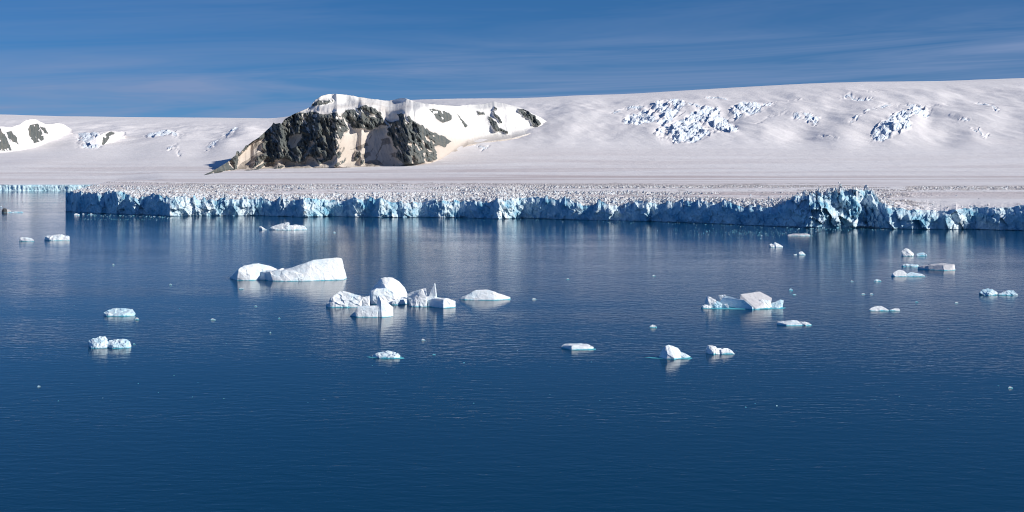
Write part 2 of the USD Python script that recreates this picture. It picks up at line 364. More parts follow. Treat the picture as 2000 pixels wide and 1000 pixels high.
# front of the sheet where it ends in the far bay
front = []
for t in (0.0, 0.2, 0.45, 0.7, 0.9):
    flute = 9 * (ridged(np.stack([S / 9, np.full_like(S, t * 1.5), 0 * S], -1), 3, 21) - 0.5) * (1 - 0.4 * t) + 14 * (fbm(np.stack([S / 45, 0 * S, 0 * S], -1), 2, 23) - 0.5)
    d = P[0, :, 1] - 4 * (1 - t) + flute
    z = -1 + t * (P[0, :, 2] + 1) + (t > 0.8) * 2.2 * (noise(np.stack([S / 4.0, 0 * S, 0 * S], -1), 7) - 0.5)
    front.append(np.stack([P[0, :, 0] * d / P[0, :, 1], d, z], -1))
P = np.concatenate([np.array(front), P])
fm = lambda a: 0.25 * (a[:-1, :-1] + a[1:, :-1] + a[:-1, 1:] + a[1:, 1:])
fall_f = np.concatenate([np.zeros((5, len(S) - 1)), fm(fall)])
is_fall = fall_f > 0.40
is_cliff = np.zeros_like(is_fall)
is_cliff[:5] = True
sheet = xform("ice_sheet")
tag(sheet, "smooth white snow dome and plateau rising behind the glacier to the skyline", "ice sheet", kind="structure")
split(sheet, P, [("snow_slope", MAT["snow"], ~is_fall & ~is_cliff, True), ("ice_fall", MAT["fall"], is_fall, False), ("ice_cliff", MAT["far_cliff"], is_cliff, False)])


# ------------------------------------------------------------------ rock headland and nunataks
def relief(name, label, s0, s1, top, foot, rocks, plan, snow_lean, rock_lean, amp, mats, seed, holes=(), scree=(), step=0.8, lean_fn=None, bottom=14, category="mountain", plan_scale=1.0, rock_jag=3.0, merge=None, streak=1.0):
    s = np.arange(s0, s1 + step, step)
    T, C = interp(top, s), interp(foot, s)
    T = T + 1.6 * (fbm(np.stack([s / 7, 0 * s, 0 * s], -1), 3, seed) - 0.5) * interp([(a, 1.0) for a in (s0, s1)], s)
    C = np.maximum(C, T + 0.5)
    n = int((np.max(C - T) + bottom) / step)
    v = np.linspace(0, 1, n)[:, None]
    py = (C + bottom) + (T - C - bottom) * v                       # row 0 below the foot, last row on the crest
    ss = np.broadcast_to(s, py.shape)
    rock = np.zeros(py.shape, bool)
    for k, r in enumerate(rocks):
        rock |= inside(r, ss, py, rock_jag, seed + k)
    for k, r in enumerate(holes):
        rock &= ~inside(r, ss, py, 3.5, seed + 50 + k)
    stones = np.zeros(py.shape, bool)
    for k, r in enumerate(scree):
        stones |= inside(r, ss, py, 3.0, seed + 80 + k)
    run_down = fbm(np.stack([(ss + 0.5 * py) / 6, (py - 0.3 * ss) / 26, 0 * ss + 4.4], -1), 4, seed + 35)
    stones |= (run_down > 0.625 + streak) & (ss < 860) & (C - py < 62) & (C - py > -2)
    stones &= ~rock
    ledge = fbm(np.stack([(ss - 0.6 * py) / 5.5, (py + 0.5 * ss) / 13, 0 * ss], -1), 4, seed + 33)
    rock &= (ledge < 0.70) | (ss > 870)
    soft = gaussian_filter(rock.astype(float), 2.5)
    lean = snow_lean * (1 - soft) + rock_lean * soft
    if lean_fn is not None:
        lean = lean_fn(ss, py, lean)
    lean = gaussian_filter(lean, (3, 9))
    lean = lean * (1 + 4.0 * smoothstep(15, 0, C - py) * (1 - soft))
    Dc = np.array([bg_depth(a, c) for a, c in zip(s, C)])
    Dc = gaussian_filter1d(Dc, 18)
    up = np.maximum(C - py, 0)
    climb = np.diff(up, axis=0, prepend=up[:1]) * lean * Dc / F
    D = Dc + np.cumsum(climb, 0) - np.minimum(C - py, 0) * 9.0
    D = D + plan_scale * gaussian_filter1d(interp(plan, s), 5) * smoothstep(-4, 6, C - py)
    x, z = (ss - 1000) / F * D, H + (YH - py) / F * D
    warp = 9 * (fbm(np.stack([x / 40, z / 40, 0 * x + 6.6], -1), 3, seed + 21) - 0.5)
    q = np.stack([(x + 0.35 * z + warp) / 24, (z + warp) / 58, np.full_like(x, 0.3)], -1)
    q2 = np.stack([(x + 0.5 * z) / 8.5, z / 15, np.full_like(x, 7.3)], -1)
    q3 = np.stack([x / 70, z / 50, np.full_like(x, 2.3)], -1)
    lift = amp * (0.55 * soft - soft * (2.3 * (ridged(q, 4, seed) ** 2 - 0.4) + 0.45 * (ridged(q2, 3, seed + 5) ** 2 - 0.4)) * -1.0)
    D = D - lift * smoothstep(0, 3, C - py) + (0.5 * amp * (fbm(q3, 3, seed + 11) - 0.5) + 0.34 * amp * (ridged(np.stack([(x + 0.3 * z) / 20, z / 60, 0 * x], -1), 3, seed + 13) - 0.6)) * (1 - soft)
    D = D + soft * amp * 0.12 * blocks(x + 0.4 * z, z * 0.6, 9.0, seed, 0.7)
    if merge is not None:                                          # where the snow runs smoothly out into the ice sheet
        w = merge(ss, py)
        behind = np.stack([np.interp(py[:, i], PY[:ROWS, j][::-1], D_rows[:ROWS, j][::-1]) for i, j in enumerate(np.clip(np.round((s + 260) / 1.5).astype(int), 0, len(S) - 1))], 1)
        D = D * (1 - w) + (behind - 3 + 9 * smoothstep(0.9, 1.0, w) * smoothstep(0, 6, py - C)) * w
    Pm = world(ss, py, D)
    back = [Pm[-1]]
    for k in range(1, 7):                                          # the far side falls away behind the crest
        d = Pm[-1, :, 1] + 14 * k * k
        back.append(np.stack([Pm[-1, :, 0] * d / Pm[-1, :, 1], d, H + (Pm[-1, :, 2] - H) * d / Pm[-1, :, 1] - 1.2 * k * k - 2.0 * k], -1))
    Pm = np.concatenate([Pm, np.array(back[1:])])
    pad = lambda m: np.concatenate([fm(m.astype(float)) > 0.5, np.zeros((6, len(s) - 1), bool)])
    rf, sf = pad(rock), pad(stones)
    root = xform(name)
    tag(root, label, category, kind="structure")
    from scipy.ndimage import label as components
    lab, count = components(rf)
    sizes = np.bincount(lab.ravel())
    big = [k for k in range(1, count + 1) if sizes[k] >= 150]
    small = rf & ~np.isin(lab, big)
    split(root, Pm, [("snow_cover", mats[1], ~rf & ~sf, True), ("scree", MAT["scree"], sf, True)] + [("rock_face", mats[0], lab == k, False) for k in big] + [("rock_outcrop", mats[0], small, True)])
    return root


TOP = [(318, 346.6), (350, 345.2), (380, 343.6), (395, 342.6), (400, 341), (424, 329), (445, 316), (460, 303), (462, 295), (466, 295), (468, 299), (478, 288), (480, 284), (484, 284), (493, 276), (505, 269), (520, 255), (530, 246), (534, 239), (538, 242), (546, 240), (550, 242),
       (556, 233), (568, 226), (580, 220), (595, 214), (607, 208), (611, 201), (616, 195), (628, 187), (643, 183), (670, 184.5), (700, 189), (725, 193), (760, 197), (772, 194), (784, 191.5), (796, 193), (812, 199), (830, 202), (842, 203), (880, 206), (895, 207),
       (915, 204), (940, 203.5), (965, 198.5), (985, 202), (1005, 207), (1020, 212), (1050, 226), (1085, 248)]
FOOT = [(318, 348), (360, 346.8), (395, 345), (430, 338), (470, 335.5), (520, 331.5), (620, 328), (700, 326.5), (760, 325), (820, 321), (850, 317), (872, 308), (890, 296), (915, 283), (950, 277), (1000, 270), (1040, 259), (1085, 248)]
ROCKS = [
    [(395, 344), (424, 327), (445, 313), (462, 290), (468, 292), (493, 270), (520, 250), (534, 234), (548, 236), (568, 221), (582, 219), (597, 221), (606, 217), (625, 222), (645, 222), (657, 218), (663, 226), (668, 227), (676, 243), (684, 254),
     (672, 258), (667, 271), (660, 290), (655, 302), (648, 311), (636, 316), (622, 321), (616, 312), (609, 305), (601, 306), (596, 316), (580, 319), (566, 315), (556, 308), (544, 313), (530, 319), (522, 303), (514, 291), (511, 279), (519, 272), (500, 273), (476, 296), (466, 308), (463, 330), (440, 334), (405, 343)],
    [(668, 226), (675, 215), (699, 211), (713, 206), (728, 208), (742, 219), (750, 232), (762, 238), (768, 238), (762, 247), (746, 245), (735, 249), (722, 254), (712, 252), (692, 252), (684, 243), (678, 237)],
    [(764, 238), (779, 234), (776, 222), (795, 223), (806, 235), (816, 241), (831, 249), (842, 257), (856, 262), (868, 266), (882, 277), (875, 281), (868, 288), (856, 284), (848, 286), (853, 300), (858, 308), (848, 314), (822, 320), (792, 323), (780, 313), (774, 304), (776, 291), (768, 284), (764, 268), (756, 262), (757, 251), (764, 246)],
    [(607, 208), (615, 199), (624, 196), (651, 195), (651, 200), (636, 204), (620, 206)],
    [(837, 211.5), (848, 213), (860, 214.5), (872, 219), (884, 226), (881, 235), (866, 239), (850, 231), (845, 222)],
    [(892, 220), (901, 229), (907, 238), (914, 246), (909, 249), (903, 242), (898, 232)],
    [(952, 228), (960, 229), (970, 240), (976, 251), (990, 256), (993, 261), (984, 259), (968, 255), (958, 242)], [(959, 216), (965, 217), (976, 229), (982, 241), (975, 237), (966, 226)],
    [(930, 217), (946, 220), (949, 224), (934, 223)], [(964, 209), (972, 210), (971, 214), (965, 213)],
    [(1010, 213), (1022, 213), (1034, 218), (1044, 226), (1058, 241), (1050, 248), (1041, 244), (1034, 232), (1020, 224)],
    [(690, 309), (697, 296), (705, 297), (704, 306), (694, 314)], [(699, 322), (706, 312), (714, 312), (711, 323)], [(655, 302), (664, 293), (669, 302), (662, 311)],
    [(651, 322), (668, 313), (678, 308), (672, 318), (656, 326)], [(532, 331), (546, 323), (556, 324), (543, 332)],
    [(500, 306), (514, 300), (528, 296), (522, 308), (500, 326), (492, 330), (497, 318)], [(498, 328), (530, 311), (528, 318), (505, 332)], [(458, 335), (500, 330), (520, 330), (480, 336)],
]
HOLES = [[(562, 278), (566, 266), (578, 262), (589, 261), (586, 273), (578, 285), (568, 290), (566, 282)], [(606, 275), (612, 275), (613, 282), (604, 296), (594, 306), (592, 302), (603, 290)],
         [(704, 210), (712, 214), (720, 222), (738, 225), (735, 229), (722, 228), (706, 217)], [(845, 217), (856, 218), (854, 223), (846, 222)], [(653, 290), (661, 282), (655, 296)], [(806, 310), (810, 308), (808, 320), (804, 320)],
         [(1022, 216), (1030, 218), (1026, 220)], [(797, 279), (806, 280), (803, 287), (798, 284)]]
SCREE = [[(310, 340), (400, 338), (404, 352), (310, 352)], [(466, 322), (500, 300), (515, 292), (527, 300), (520, 306), (500, 312), (480, 322), (500, 318), (490, 327), (460, 333)], [(395, 345), (470, 333), (540, 331), (540, 334), (470, 338)],
         [(684, 292), (716, 278), (722, 284), (700, 292)], [(742, 272), (758, 268), (765, 280), (748, 284)], [(706, 300), (722, 296), (724, 304), (706, 312)], [(712, 316), (735, 311), (752, 322), (715, 325)], [(762, 300), (776, 298), (776, 310), (766, 306)]]
PLAN = [(395, 190), (460, 140), (540, 75), (600, 0), (640, -40), (664, -52), (690, 0), (740, 22), (766, 10), (785, -38), (806, -52), (840, -20), (880, 30), (960, 50), (1085, 40)]


def headland_lean(s, py, lean):
    rim = interp([(395, 100), (590, 216), (606, 209), (640, 211), (665, 214), (690, 206), (712, 203), (735, 205), (760, 216), (790, 218), (840, 208), (880, 214), (930, 214), (985, 208), (1085, 220)], s)
    cap = smoothstep(1, -3, py - rim) * smoothstep(595, 620, s)
    lean = lean * (1 - cap) + 8.0 * cap
    hump = smoothstep(604, 612, s) * smoothstep(712, 690, s) * smoothstep(203, 199, py)
    lean = lean * (1 - hump) + 0.9 * hump
    hump = smoothstep(760, 768, s) * smoothstep(818, 806, s) * smoothstep(199.5, 198, py)
    lean = lean * (1 - hump) + 1.0 * hump
    far = smoothstep(860, 900, s)
    return lean * (1 - far) + (1.5 + 0.6 * lean) * far


relief("headland", "steep dark rock headland with snow gullies and a white summit cap", 320, 1083, TOP, FOOT, ROCKS, PLAN, 1.05, 0.55, 30.0, (MAT["rock"], MAT["snow_peak"]), 7, HOLES, SCREE, lean_fn=headland_lean, streak=0.0)
relief("nunatak", "snowy hump with three dark rock faces at the far left edge", -70, 142, [(-75, 246), (-20, 246), (0, 247), (20, 249), (38, 243), (48, 236), (58, 232.5), (67, 232), (76, 236), (88, 242), (100, 242), (110, 240), (120, 241), (130, 246), (145, 256)],
       [(-75, 302), (0, 300), (40, 294), (75, 286), (110, 274), (145, 258)],
       [[(-40, 245), (0, 250), (9, 261), (17, 278), (23, 294), (8, 294), (-40, 300)], [(12, 258), (22, 256), (33, 268), (36, 283), (32, 279), (22, 276), (15, 268)],
        [(54, 253), (58, 245), (66, 242), (74, 241), (77, 247), (84, 262), (87, 272), (80, 276), (72, 279), (67, 281), (62, 274), (57, 271), (57, 260)], [(77, 247), (88, 249), (94, 262), (88, 260)]],
       [(-75, 30), (0, 0), (30, 14), (62, -30), (100, 10), (145, 40)], 1.0, 0.5, 14.0, (MAT["rock"], MAT["snow"]), 17, bottom=8, step=0.8, rock_jag=2.0)
relief("nunatak", "single slanting dark rock rib in the snow slope left of the headland", 176, 246, [(174, 277), (190, 266), (202, 260), (212, 256), (222, 256), (236, 257), (248, 258)], [(174, 284), (190, 291), (205, 288), (225, 276), (248, 263)],
       [[(198, 284), (200, 270), (208, 261), (216, 257), (224, 259), (222, 263), (216, 264), (212, 274), (204, 282)]],
       [(174, 30), (205, -16), (248, 24)], 1.2, 0.5, 9.0, (MAT["rock"], MAT["snow"]), 27, bottom=6, step=0.8, rock_jag=1.5)

# ------------------------------------------------------------------ glacier with its ice cliff
WATERLINE = [(100, 409), (135, 411.5), (200, 418), (330, 422), (500, 421.8), (600, 423.5), (700, 424), (975, 426), (1050, 427.5), (1100, 429.8), (1270, 432), (1400, 436), (1500, 442.5), (1590, 444.7), (1700, 446), (1830, 448.4), (2000, 449.6), (2300, 452)]
CLIFF_TOP = [(100, 372), (140, 374), (175, 378), (230, 380), (300, 382), (330, 385), (400, 387), (440, 385), (500, 389), (600, 390), (700, 392), (790, 395), (880, 394), (960, 395), (1000, 391), (1040, 384), (1062, 383), (1085, 388), (1120, 394), (1200, 397), (1260, 395),
             (1330, 392), (1350, 391), (1400, 397), (1455, 402), (1490, 404), (1520, 400), (1548, 391), (1575, 385), (1610, 379), (1640, 376), (1678, 376), (1700, 385), (1715, 396), (1740, 404), (1790, 412), (1840, 414), (1880, 408), (1930, 405), (2000, 404), (2300, 400)]
SLOPES = [(100, -0.9), (192, -0.2), (205, -1.0), (230, 0.3), (243, -0.95), (262, 0.4), (280, -1.1), (331, 0.35), (396, -0.8), (403, 0.15), (444, -0.6), (455, 0.2), (505, -0.85), (546, -0.3), (560, -1.1), (592, 0.55), (645, -0.8), (695, 0.1), (711, -0.9), (745, 0.2), (755, 0.1),
          (777, -0.8), (790, 0.3), (812, -0.4), (825, -0.85), (868, 0.2), (893, -1.0), (975, 0.6), (1022, -0.9), (1130, -0.55), (1155, -0.9), (1187, 0.1), (1200, -0.95), (1262, 0.2), (1272, -0.95), (1590, 0.35), (1692, -1.0), (1735, 0.0), (1760, -0.5), (1775, 0.1), (1832, -0.9), (1846, 0.2), (1905, -0.9), (1950, 0.1), (1965, -0.8), (2010, 0.2), (2300, -0.2)]
C = np.arange(128, 2540, 1.25)
Dw = F * H / (interp(WATERLINE, C) - YH)
Dw = gaussian_filter1d(Dw, 6)
m = np.array([SLOPES[np.searchsorted([a for a, _ in SLOPES], c, "right") - 1][1] for c in C])
dx = np.gradient((C - 1000) / F * Dw)
run = np.cumsum(m * dx)
res = run - Dw
Dp = Dw + res - gaussian_filter1d(res, 90)
Dp = gaussian_filter1d(Dp, 1.0)
along = np.concatenate([[0], np.cumsum(np.hypot(np.diff((C - 1000) / F * Dp), np.diff(Dp)))])
edge_z = H + (YH - gaussian_filter1d(interp(CLIFF_TOP, C), 4)) / F * (Dp + 3)
mound = smoothstep(1535, 1575, C) * smoothstep(1735, 1700, C)
rough = 0.45 + 0.55 * smoothstep(-0.5, -0.2, gaussian_filter1d(m, 3)) + 1.1 * mound
tall = gaussian_filter1d(2.4 * blocks(along, 0 * along, 26.0, 33, 0.5), 1.0)
teeth = tall + 2.6 * blocks(along, 0 * along, 7.0, 31, 0.7) * 0.5 + 1.5 * (noise(np.stack([along / 2.6, 0 * along, 0 * along], -1), 4) - 0.5)
edge_z = edge_z + teeth * (0.8 + 0.6 * mound) * interp([(100, 1.2), (1700, 1.0), (1760, 0.5), (2300, 0.5)], C)
FR = 44
v = np.linspace(0, 1, FR)[:, None]
A, Zf = np.broadcast_to(along, (FR, len(C))), -1.5 + (edge_z + 1.5) * v
big = ridged(np.stack([(A + 0.5 * Zf) / 27, Zf / 30, 0 * A + 0.5], -1), 3, 61) - 0.55
mid = ridged(np.stack([(A + 0.6 * Zf) / 7.5, Zf / 9, 0 * A + 3.5], -1), 3, 65) - 0.55
slab = blocks(A + 0.45 * Zf, Zf * 0.8, 8.5, 71, 0.8)
slab2 = blocks(A - 0.2 * Zf, Zf * 0.8, 3.4, 72, 0.7)
bulge = smoothstep(0.6, 0.86, fbm(np.stack([A / 10, Zf / 9, 0 * A + 9.1], -1), 3, 77)) * 4.5
relief_f = rough * (7.0 * big + 1.9 * mid + 1.9 * slab + 0.8 * slab2) + 0.8 * bulge
relief_f = relief_f * smoothstep(-0.02, 0.12, v)
lean_f = 2.0 * v + 7.0 * smoothstep(0.62, 1.0, v) ** 2 * (0.5 + fbm(np.stack([along / 14, 0 * along, 0 * along], -1), 2, 79)) + 16 * mound * v ** 1.3
notch = 1.2 * smoothstep(0.10, 0.05, v)                           # the sea undercuts the foot of the cliff
Df = Dp - relief_f + lean_f + notch
Pf = np.stack([(C - 1000) / F * Df, Df, Zf], -1)
TR = 220
step = np.geomspace(1.0, 15.5, TR)
off = (np.cumsum(step) - step[0] + 0.8)[:, None]
Dt = Df[-1] + off
Dt = np.where(off > 60, Dp + 8 + off + (Df[-1] - Dp - 8) * np.exp(-(off - 60) / 60), Dt)
xt = (C - 1000) / F * Dt


def flats(s, D):
    prof = H + (YH - interp([(1000, 414), (1150, 398), (1400, 383), (1700, 371), (2000, 362.5), (2300, 356), (2700, 349), (3200, 340)], D)) / F * D
    return prof + 0 * s


base_z = gaussian_filter1d(edge_z, 14)
zt = flats(C, Dt)
w = np.exp(-off / 70.0) * (1 - mound) + np.exp(-(off / 75) ** 2) * mound
zt = zt + (base_z - flats(C, Df[-1] + 0.8)) * w + (edge_z - base_z) * np.exp(-off / 4)
pyt = YH - (zt - H) / Dt * F
amp = interp([(100, 1.0), (1060, 1.0), (1400, 0.9), (1700, 1.0), (1760, 0.35), (1840, 0.12), (2300, 0.12)], C) * np.ones_like(Dt)
lane = smoothstep(0.46, 0.56, fbm(np.stack([C / 240 + Dt / 900, Dt / 85, 0 * Dt], -1), 3, 91))
amp = amp * (1 - 0.85 * lane * smoothstep(40, 160, off)) * interp([(0, 1.0), (200, 1.0), (600, 0.95), (900, 0.75), (1300, 0.45)], off)
ragged = 9 * (fbm(np.stack([C / 130 + 0 * Dt, 0 * Dt, 0 * Dt], -1), 3, 93) - 0.5)
bound = interp([(130, 356), (450, 357), (560, 361), (650, 353), (800, 351), (900, 352), (1050, 358), (1200, 356), (1330, 361), (1450, 359), (1600, 357), (1750, 362), (2300, 362)], C)
amp = 0.48 * amp * (1 - 0.93 * smoothstep(bound + 5, bound - 6, pyt + 0.7 * ragged))
belt = smoothstep(1750, 1800, C) * smoothstep(372, 368, pyt) * smoothstep(360, 364, pyt)
amp = np.maximum(amp, 0.45 * belt)
rub = 2.3 * blocks(xt, Dt * 0.55, 4.4, 101, 0.65, 1.0) + 1.0 * blocks(xt, Dt * 0.6, 2.2, 102, 0.8, 0.3) + 4.2 * (ridged(np.stack([xt / 75 + Dt / 160, Dt / 30 + 1.2 * noise(np.stack([xt / 130, Dt / 200, 0 * Dt], -1), 106), 0 * Dt], -1), 2, 103) - 0.6)
zt = zt + amp * rub * smoothstep(0, 5, off) + 2.6 * mound * blocks(xt, Dt, 8.0, 104, 0.9, 0.6) * np.exp(-(off / 60) ** 2) * smoothstep(0, 4, off)
left = 138 + (Dt - 1560) / 1000 * 90                              # the tongue's left side, where it drops to the bay behind
fall_l = smoothstep(left + 2, left - 5, C)
zt = zt * (1 - fall_l) - 3 * fall_l
tail = smoothstep(TR - 4, TR - 1, np.arange(TR))[:, None]
bgz = np.stack([np.interp(Dt[:, i], P[5:, j, 1], P[5:, j, 2]) for i, j in enumerate(np.clip(np.round((C + 260) / 1.5).astype(int), 0, len(S) - 1))], 1)
seam = smoothstep(TR - 60, TR - 6, np.arange(TR))[:, None] * smoothstep(270, 380, C)
zt = zt * (1 - seam) + (bgz + 0.25 + 0.4 * amp * rub) * seam - 2.0 * tail
Pt = np.stack([xt, Dt, zt], -1)
Pg = np.concatenate([Pf, Pt])
glacier = xform("glacier")
tag(glacier, "broad glacier tongue ending in a long blue and white ice cliff at the sea", "glacier", kind="structure")
broken = np.concatenate([np.ones((FR, len(C) - 1), bool), fm(gaussian_filter(amp, (2, 4)) + 0.26 * (noise(np.stack([xt / 9, Dt / 30, 0 * Dt], -1), 95) - 0.5)) > 0.16])
rows = np.arange(len(Pg) - 1)[:, None] * np.ones((1, len(C) - 1))
split(glacier, Pg, [("ice_cliff", MAT["cliff"], rows < FR, False), ("broken_surface", MAT["top"], (rows >= FR) & broken, False), ("snow_slope", MAT["snow"], (rows >= FR) & ~broken, True)])

# seracs standing on the broken edge: the largest one by one, the small ones joined
rng = np.random.default_rng(404)


def outward(p):
    """The triangles of the convex hull of p, all facing out."""
    h = ConvexHull(p)
    f, e = h.simplices.copy(), h.equations[:, :3]
    flip = (np.cross(p[f[:, 1]] - p[f[:, 0]], p[f[:, 2]] - p[f[:, 0]]) * e).sum(1) < 0
    f[flip] = f[flip][:, ::-1]
    return f


def chunk(rng, sx, sy, sz, n=11):
    p = rng.normal(size=(n, 3))
    p /= np.abs(p).max(1, keepdims=True) ** 0.8 * np.linalg.norm(p, axis=1, keepdims=True) ** 0.2
    p *= rng.uniform(0.8, 1.0, (n, 1))
    hull = trimesh.Trimesh(p, outward(p), process=False)
    hull.vertices *= np.array([sx, sy, sz]) / 2
    hull.apply_transform(trimesh.transformations.rotation_matrix(rng.normal(0, 0.25), rng.normal(size=3)))
    return hull


def top_at(j, k):
    return Pt[k, j]


singles, joined = [], []
while len(singles) < 110 or len(joined) < 1500:
    one = len(singles) < 110
    c = rng.uniform(150, 2050) if rng.random() < 0.7 else rng.uniform(1540, 1720)
    j = int((c - C[0]) / 1.25)
    k = int(rng.integers(1, 26)) if one else int(rng.integers(0, 120))
    if rng.random() > amp[k, j] * 1.1 + mound[j]:
        continue
    p = top_at(j, k)
    size = rng.uniform(2.6, 4.6) * (1 + 0.15 * mound[j]) if one else rng.uniform(1.4, 3.4)
    b = chunk(rng, size * rng.uniform(0.7, 1.1), size * rng.uniform(0.7, 1.1), size * rng.uniform(0.8, 1.4))
    b.apply_translation(p + [0, 0, size * 0.12])
    (singles if one else joined).append(b)
for b in singles:
    put(glacier, "serac", b, MAT["top"])
tag(put(glacier, "serac_rubble", trimesh.util.concatenate(joined), MAT["top"]), kind="stuff")

# ------------------------------------------------------------------ icebergs and drifting pieces
FOOT_Z = -1.2


def lump(D0, pts, seed, amp, edge, scale=1.0, floor=FOOT_Z):
    """A block of ice: the hull of points (column, row or None for a point under water, depth offset in pixels), broken up by noise."""
    k = D0 / F
    V = []
    for s, py, dd in pts:
        D = D0 + dd * k
        V.append([(s - 1000) / F * D, D, floor if py is None else -py if py < 0 else H + (YH - py) / F * D])   # a negative row gives the height itself
    V = np.array(V)
    m = trimesh.Trimesh(V, outward(V), process=True)
    v, f = trimesh.remesh.subdivide_to_size(m.vertices, m.faces, edge, max_iter=12)
    m = trimesh.Trimesh(v, f, process=True)
    m.merge_vertices()
    v, n = m.vertices.copy(), m.vertex_normals
    q = v + seed * 13.7
    size = np.ptp(v, axis=0).max() * scale
    d = 0.9 * (fbm(q / (0.28 * size), 4, seed) - 0.5) + 0.5 * (ridged(q * [1, 1, 0.6] / (0.13 * size), 3, seed + 3) - 0.6)
    d += 0.2 * blocks(q[:, 0] + 0.5 * q[:, 2], q[:, 2] * 0.8 + 0.6 * q[:, 1], 0.13 * size, seed, 0.6)
    v = v + n * (d * amp * size)[:, None] * smoothstep(FOOT_Z, 0.3, v[:, 2])[:, None]
    return trimesh.Trimesh(v, m.faces, process=False)


def berg(label, py_w, lumps, group=None, category="iceberg", mat="berg", amp=0.06, name="iceberg", smooth=38):
    D0 = F * H / (py_w - YH)
    meshes = []
    for k, (part, pts, *opt) in enumerate(lumps):
        o = opt[0] if opt else {}
        size = (max(p[0] for p in pts) - min(p[0] for p in pts)) * D0 / F
        meshes.append((part, lump(D0, pts, int(py_w * 7 + k * 31) % 997 + int(pts[0][0]), o.get("amp", amp), o.get("edge", max(0.16, min(0.55, size / 36)))), MAT[o.get("mat", mat)]))
    if len(meshes) == 1:
        root = put(None, name, meshes[0][1], meshes[0][2], smooth)
    else:
        root = xform(name)
        for part, m, material in meshes:
            put(root, part, m, material, smooth)
    return tag(root, label, category, group)


def feet(*p):
    return [(s, None, d) for s, d in p]


BERGS = "icebergs floating in front of the glacier"
berg("largest white iceberg with a rounded dome and a big tilted wedge, left of centre", 549, [
    ("ice_dome", feet((447, 60), (462, 14), (488, 12), (500, 40), (548, 44), (545, 90), (470, 100)) + [(465, 529, 18), (468, 524, 26), (476, 519.5, 34), (492, 515.5, 42), (505, 514.5, 46), (522, 518.5, 50), (540, 525, 52), (488, 536, 18), (450, 543, 52), (520, 522, 80), (480, 522, 80)], {"amp": 0.03}),
    ("ice_tail", feet((445, 60), (464, 30), (470, 70), (452, 80)) + [(462, 530, 44), (466, 527, 56)]),
    ("ice_step", feet((491, 40), (535, -2), (560, -6), (600, 2), (600, 60), (500, 80)) + [(500, 531, 44), (528, 532, 8), (533, 530, 8), (546, 527, 20), (560, 530, 6), (590, 536, 4), (590, 522, 40), (520, 528, 60)], {"amp": 0.03}),
    ("ice_wedge", feet((556, 0), (588, -4), (672, 22), (678, 60), (600, 90), (556, 60)) + [(560, 526, 22), (590, 518, 18), (613, 507.5, 24), (616, 511, 24), (654, 503.5, 34), (662, 503.5, 36), (664, 507, 40), (668, 505, 66), (620, 509, 70), (560, 527, 60)], {"amp": 0.009}),
], BERGS)
berg("rounded lumpy white iceberg at the left of the central cluster", 601, [
    ("ice_block", feet((634, 20), (645, 4), (700, 2), (715, 20), (712, 50), (640, 50)) + [(638, 592, 16), (645, 586, 16), (652, 578, 20), (664, 569.5, 26), (672, 569, 28), (690, 573, 26), (704, 577, 24), (708, 584, 14), (700, 594, 6), (650, 594, 8), (665, 573, 46), (700, 578, 44)], {"amp": 0.06}),
    ("ice_block", feet((700, 12), (712, 6), (722, 10), (722, 30), (700, 30)) + [(708, 580, 16), (722, 578, 18), (720, 590, 10)], {"amp": 0.06}),
], BERGS)
berg("tall white blocky iceberg at the back of the central cluster", 596, [
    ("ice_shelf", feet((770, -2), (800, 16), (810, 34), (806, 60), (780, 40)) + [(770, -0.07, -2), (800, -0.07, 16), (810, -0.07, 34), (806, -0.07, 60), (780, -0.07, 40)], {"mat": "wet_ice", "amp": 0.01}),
    ("ice_tower", feet((722, 60), (756, 36), (800, 34), (804, 60), (790, 90), (730, 96)) + [(721, 576, 62), (724, 567, 62), (737, 557, 58), (739, 549, 54), (744, 543, 52), (751, 541, 52), (768, 542.5, 54), (779, 550, 56), (790, 561, 56), (791, 573, 50), (797, 580, 48), (752, 560, 40), (760, 545, 80), (740, 552, 84), (785, 560, 80)], {"amp": 0.022}),
    ("ice_shoulder", feet((724, 20), (742, 4), (776, 6), (790, 30), (780, 56), (726, 46)) + [(724, 569, 22), (730, 570, 18), (735, 563.5, 24), (755, 563, 30), (766, 569, 22), (770, 585, 14), (728, 586, 12), (740, 566, 40), (764, 567, 44)], {"amp": 0.04}),
    ("ice_ledge", feet((762, 4), (778, 2), (803, 26), (800, 40), (770, 40)) + [(768, 587, 6), (780, 589, 6), (800, 582, 30), (785, 580, 34)], {"amp": 0.05}),
], BERGS)
berg("low white iceberg with a sharp upright fin, frontmost in the central cluster", 620, [
    ("ice_slab", feet((690, 12), (698, 1), (736, -3), (742, 20), (735, 44), (695, 44)) + [(694, 609, 10), (699, 600, 12), (702, 598, 16), (737, 596.5, 14), (738, 603, 8), (735, 598, 34), (700, 599, 34)], {"amp": 0.016}),
    ("ice_tail", feet((677, 20), (692, 10), (698, 26), (684, 34)) + [(690, 611, 18), (696, 608, 22)], {"amp": 0.05}),
    ("ice_fin", feet((731, 14), (746, -4), (760, 8), (768, 24), (760, 40), (742, 40)) + [(738, 580, 22), (740, 578, 21), (744, 588, 14), (752, 593, 14), (757, 598, 14), (768, 600, 22), (766, 608, 18), (742, 583, 30), (764, 600, 34)], {"amp": 0.012}),
], BERGS)
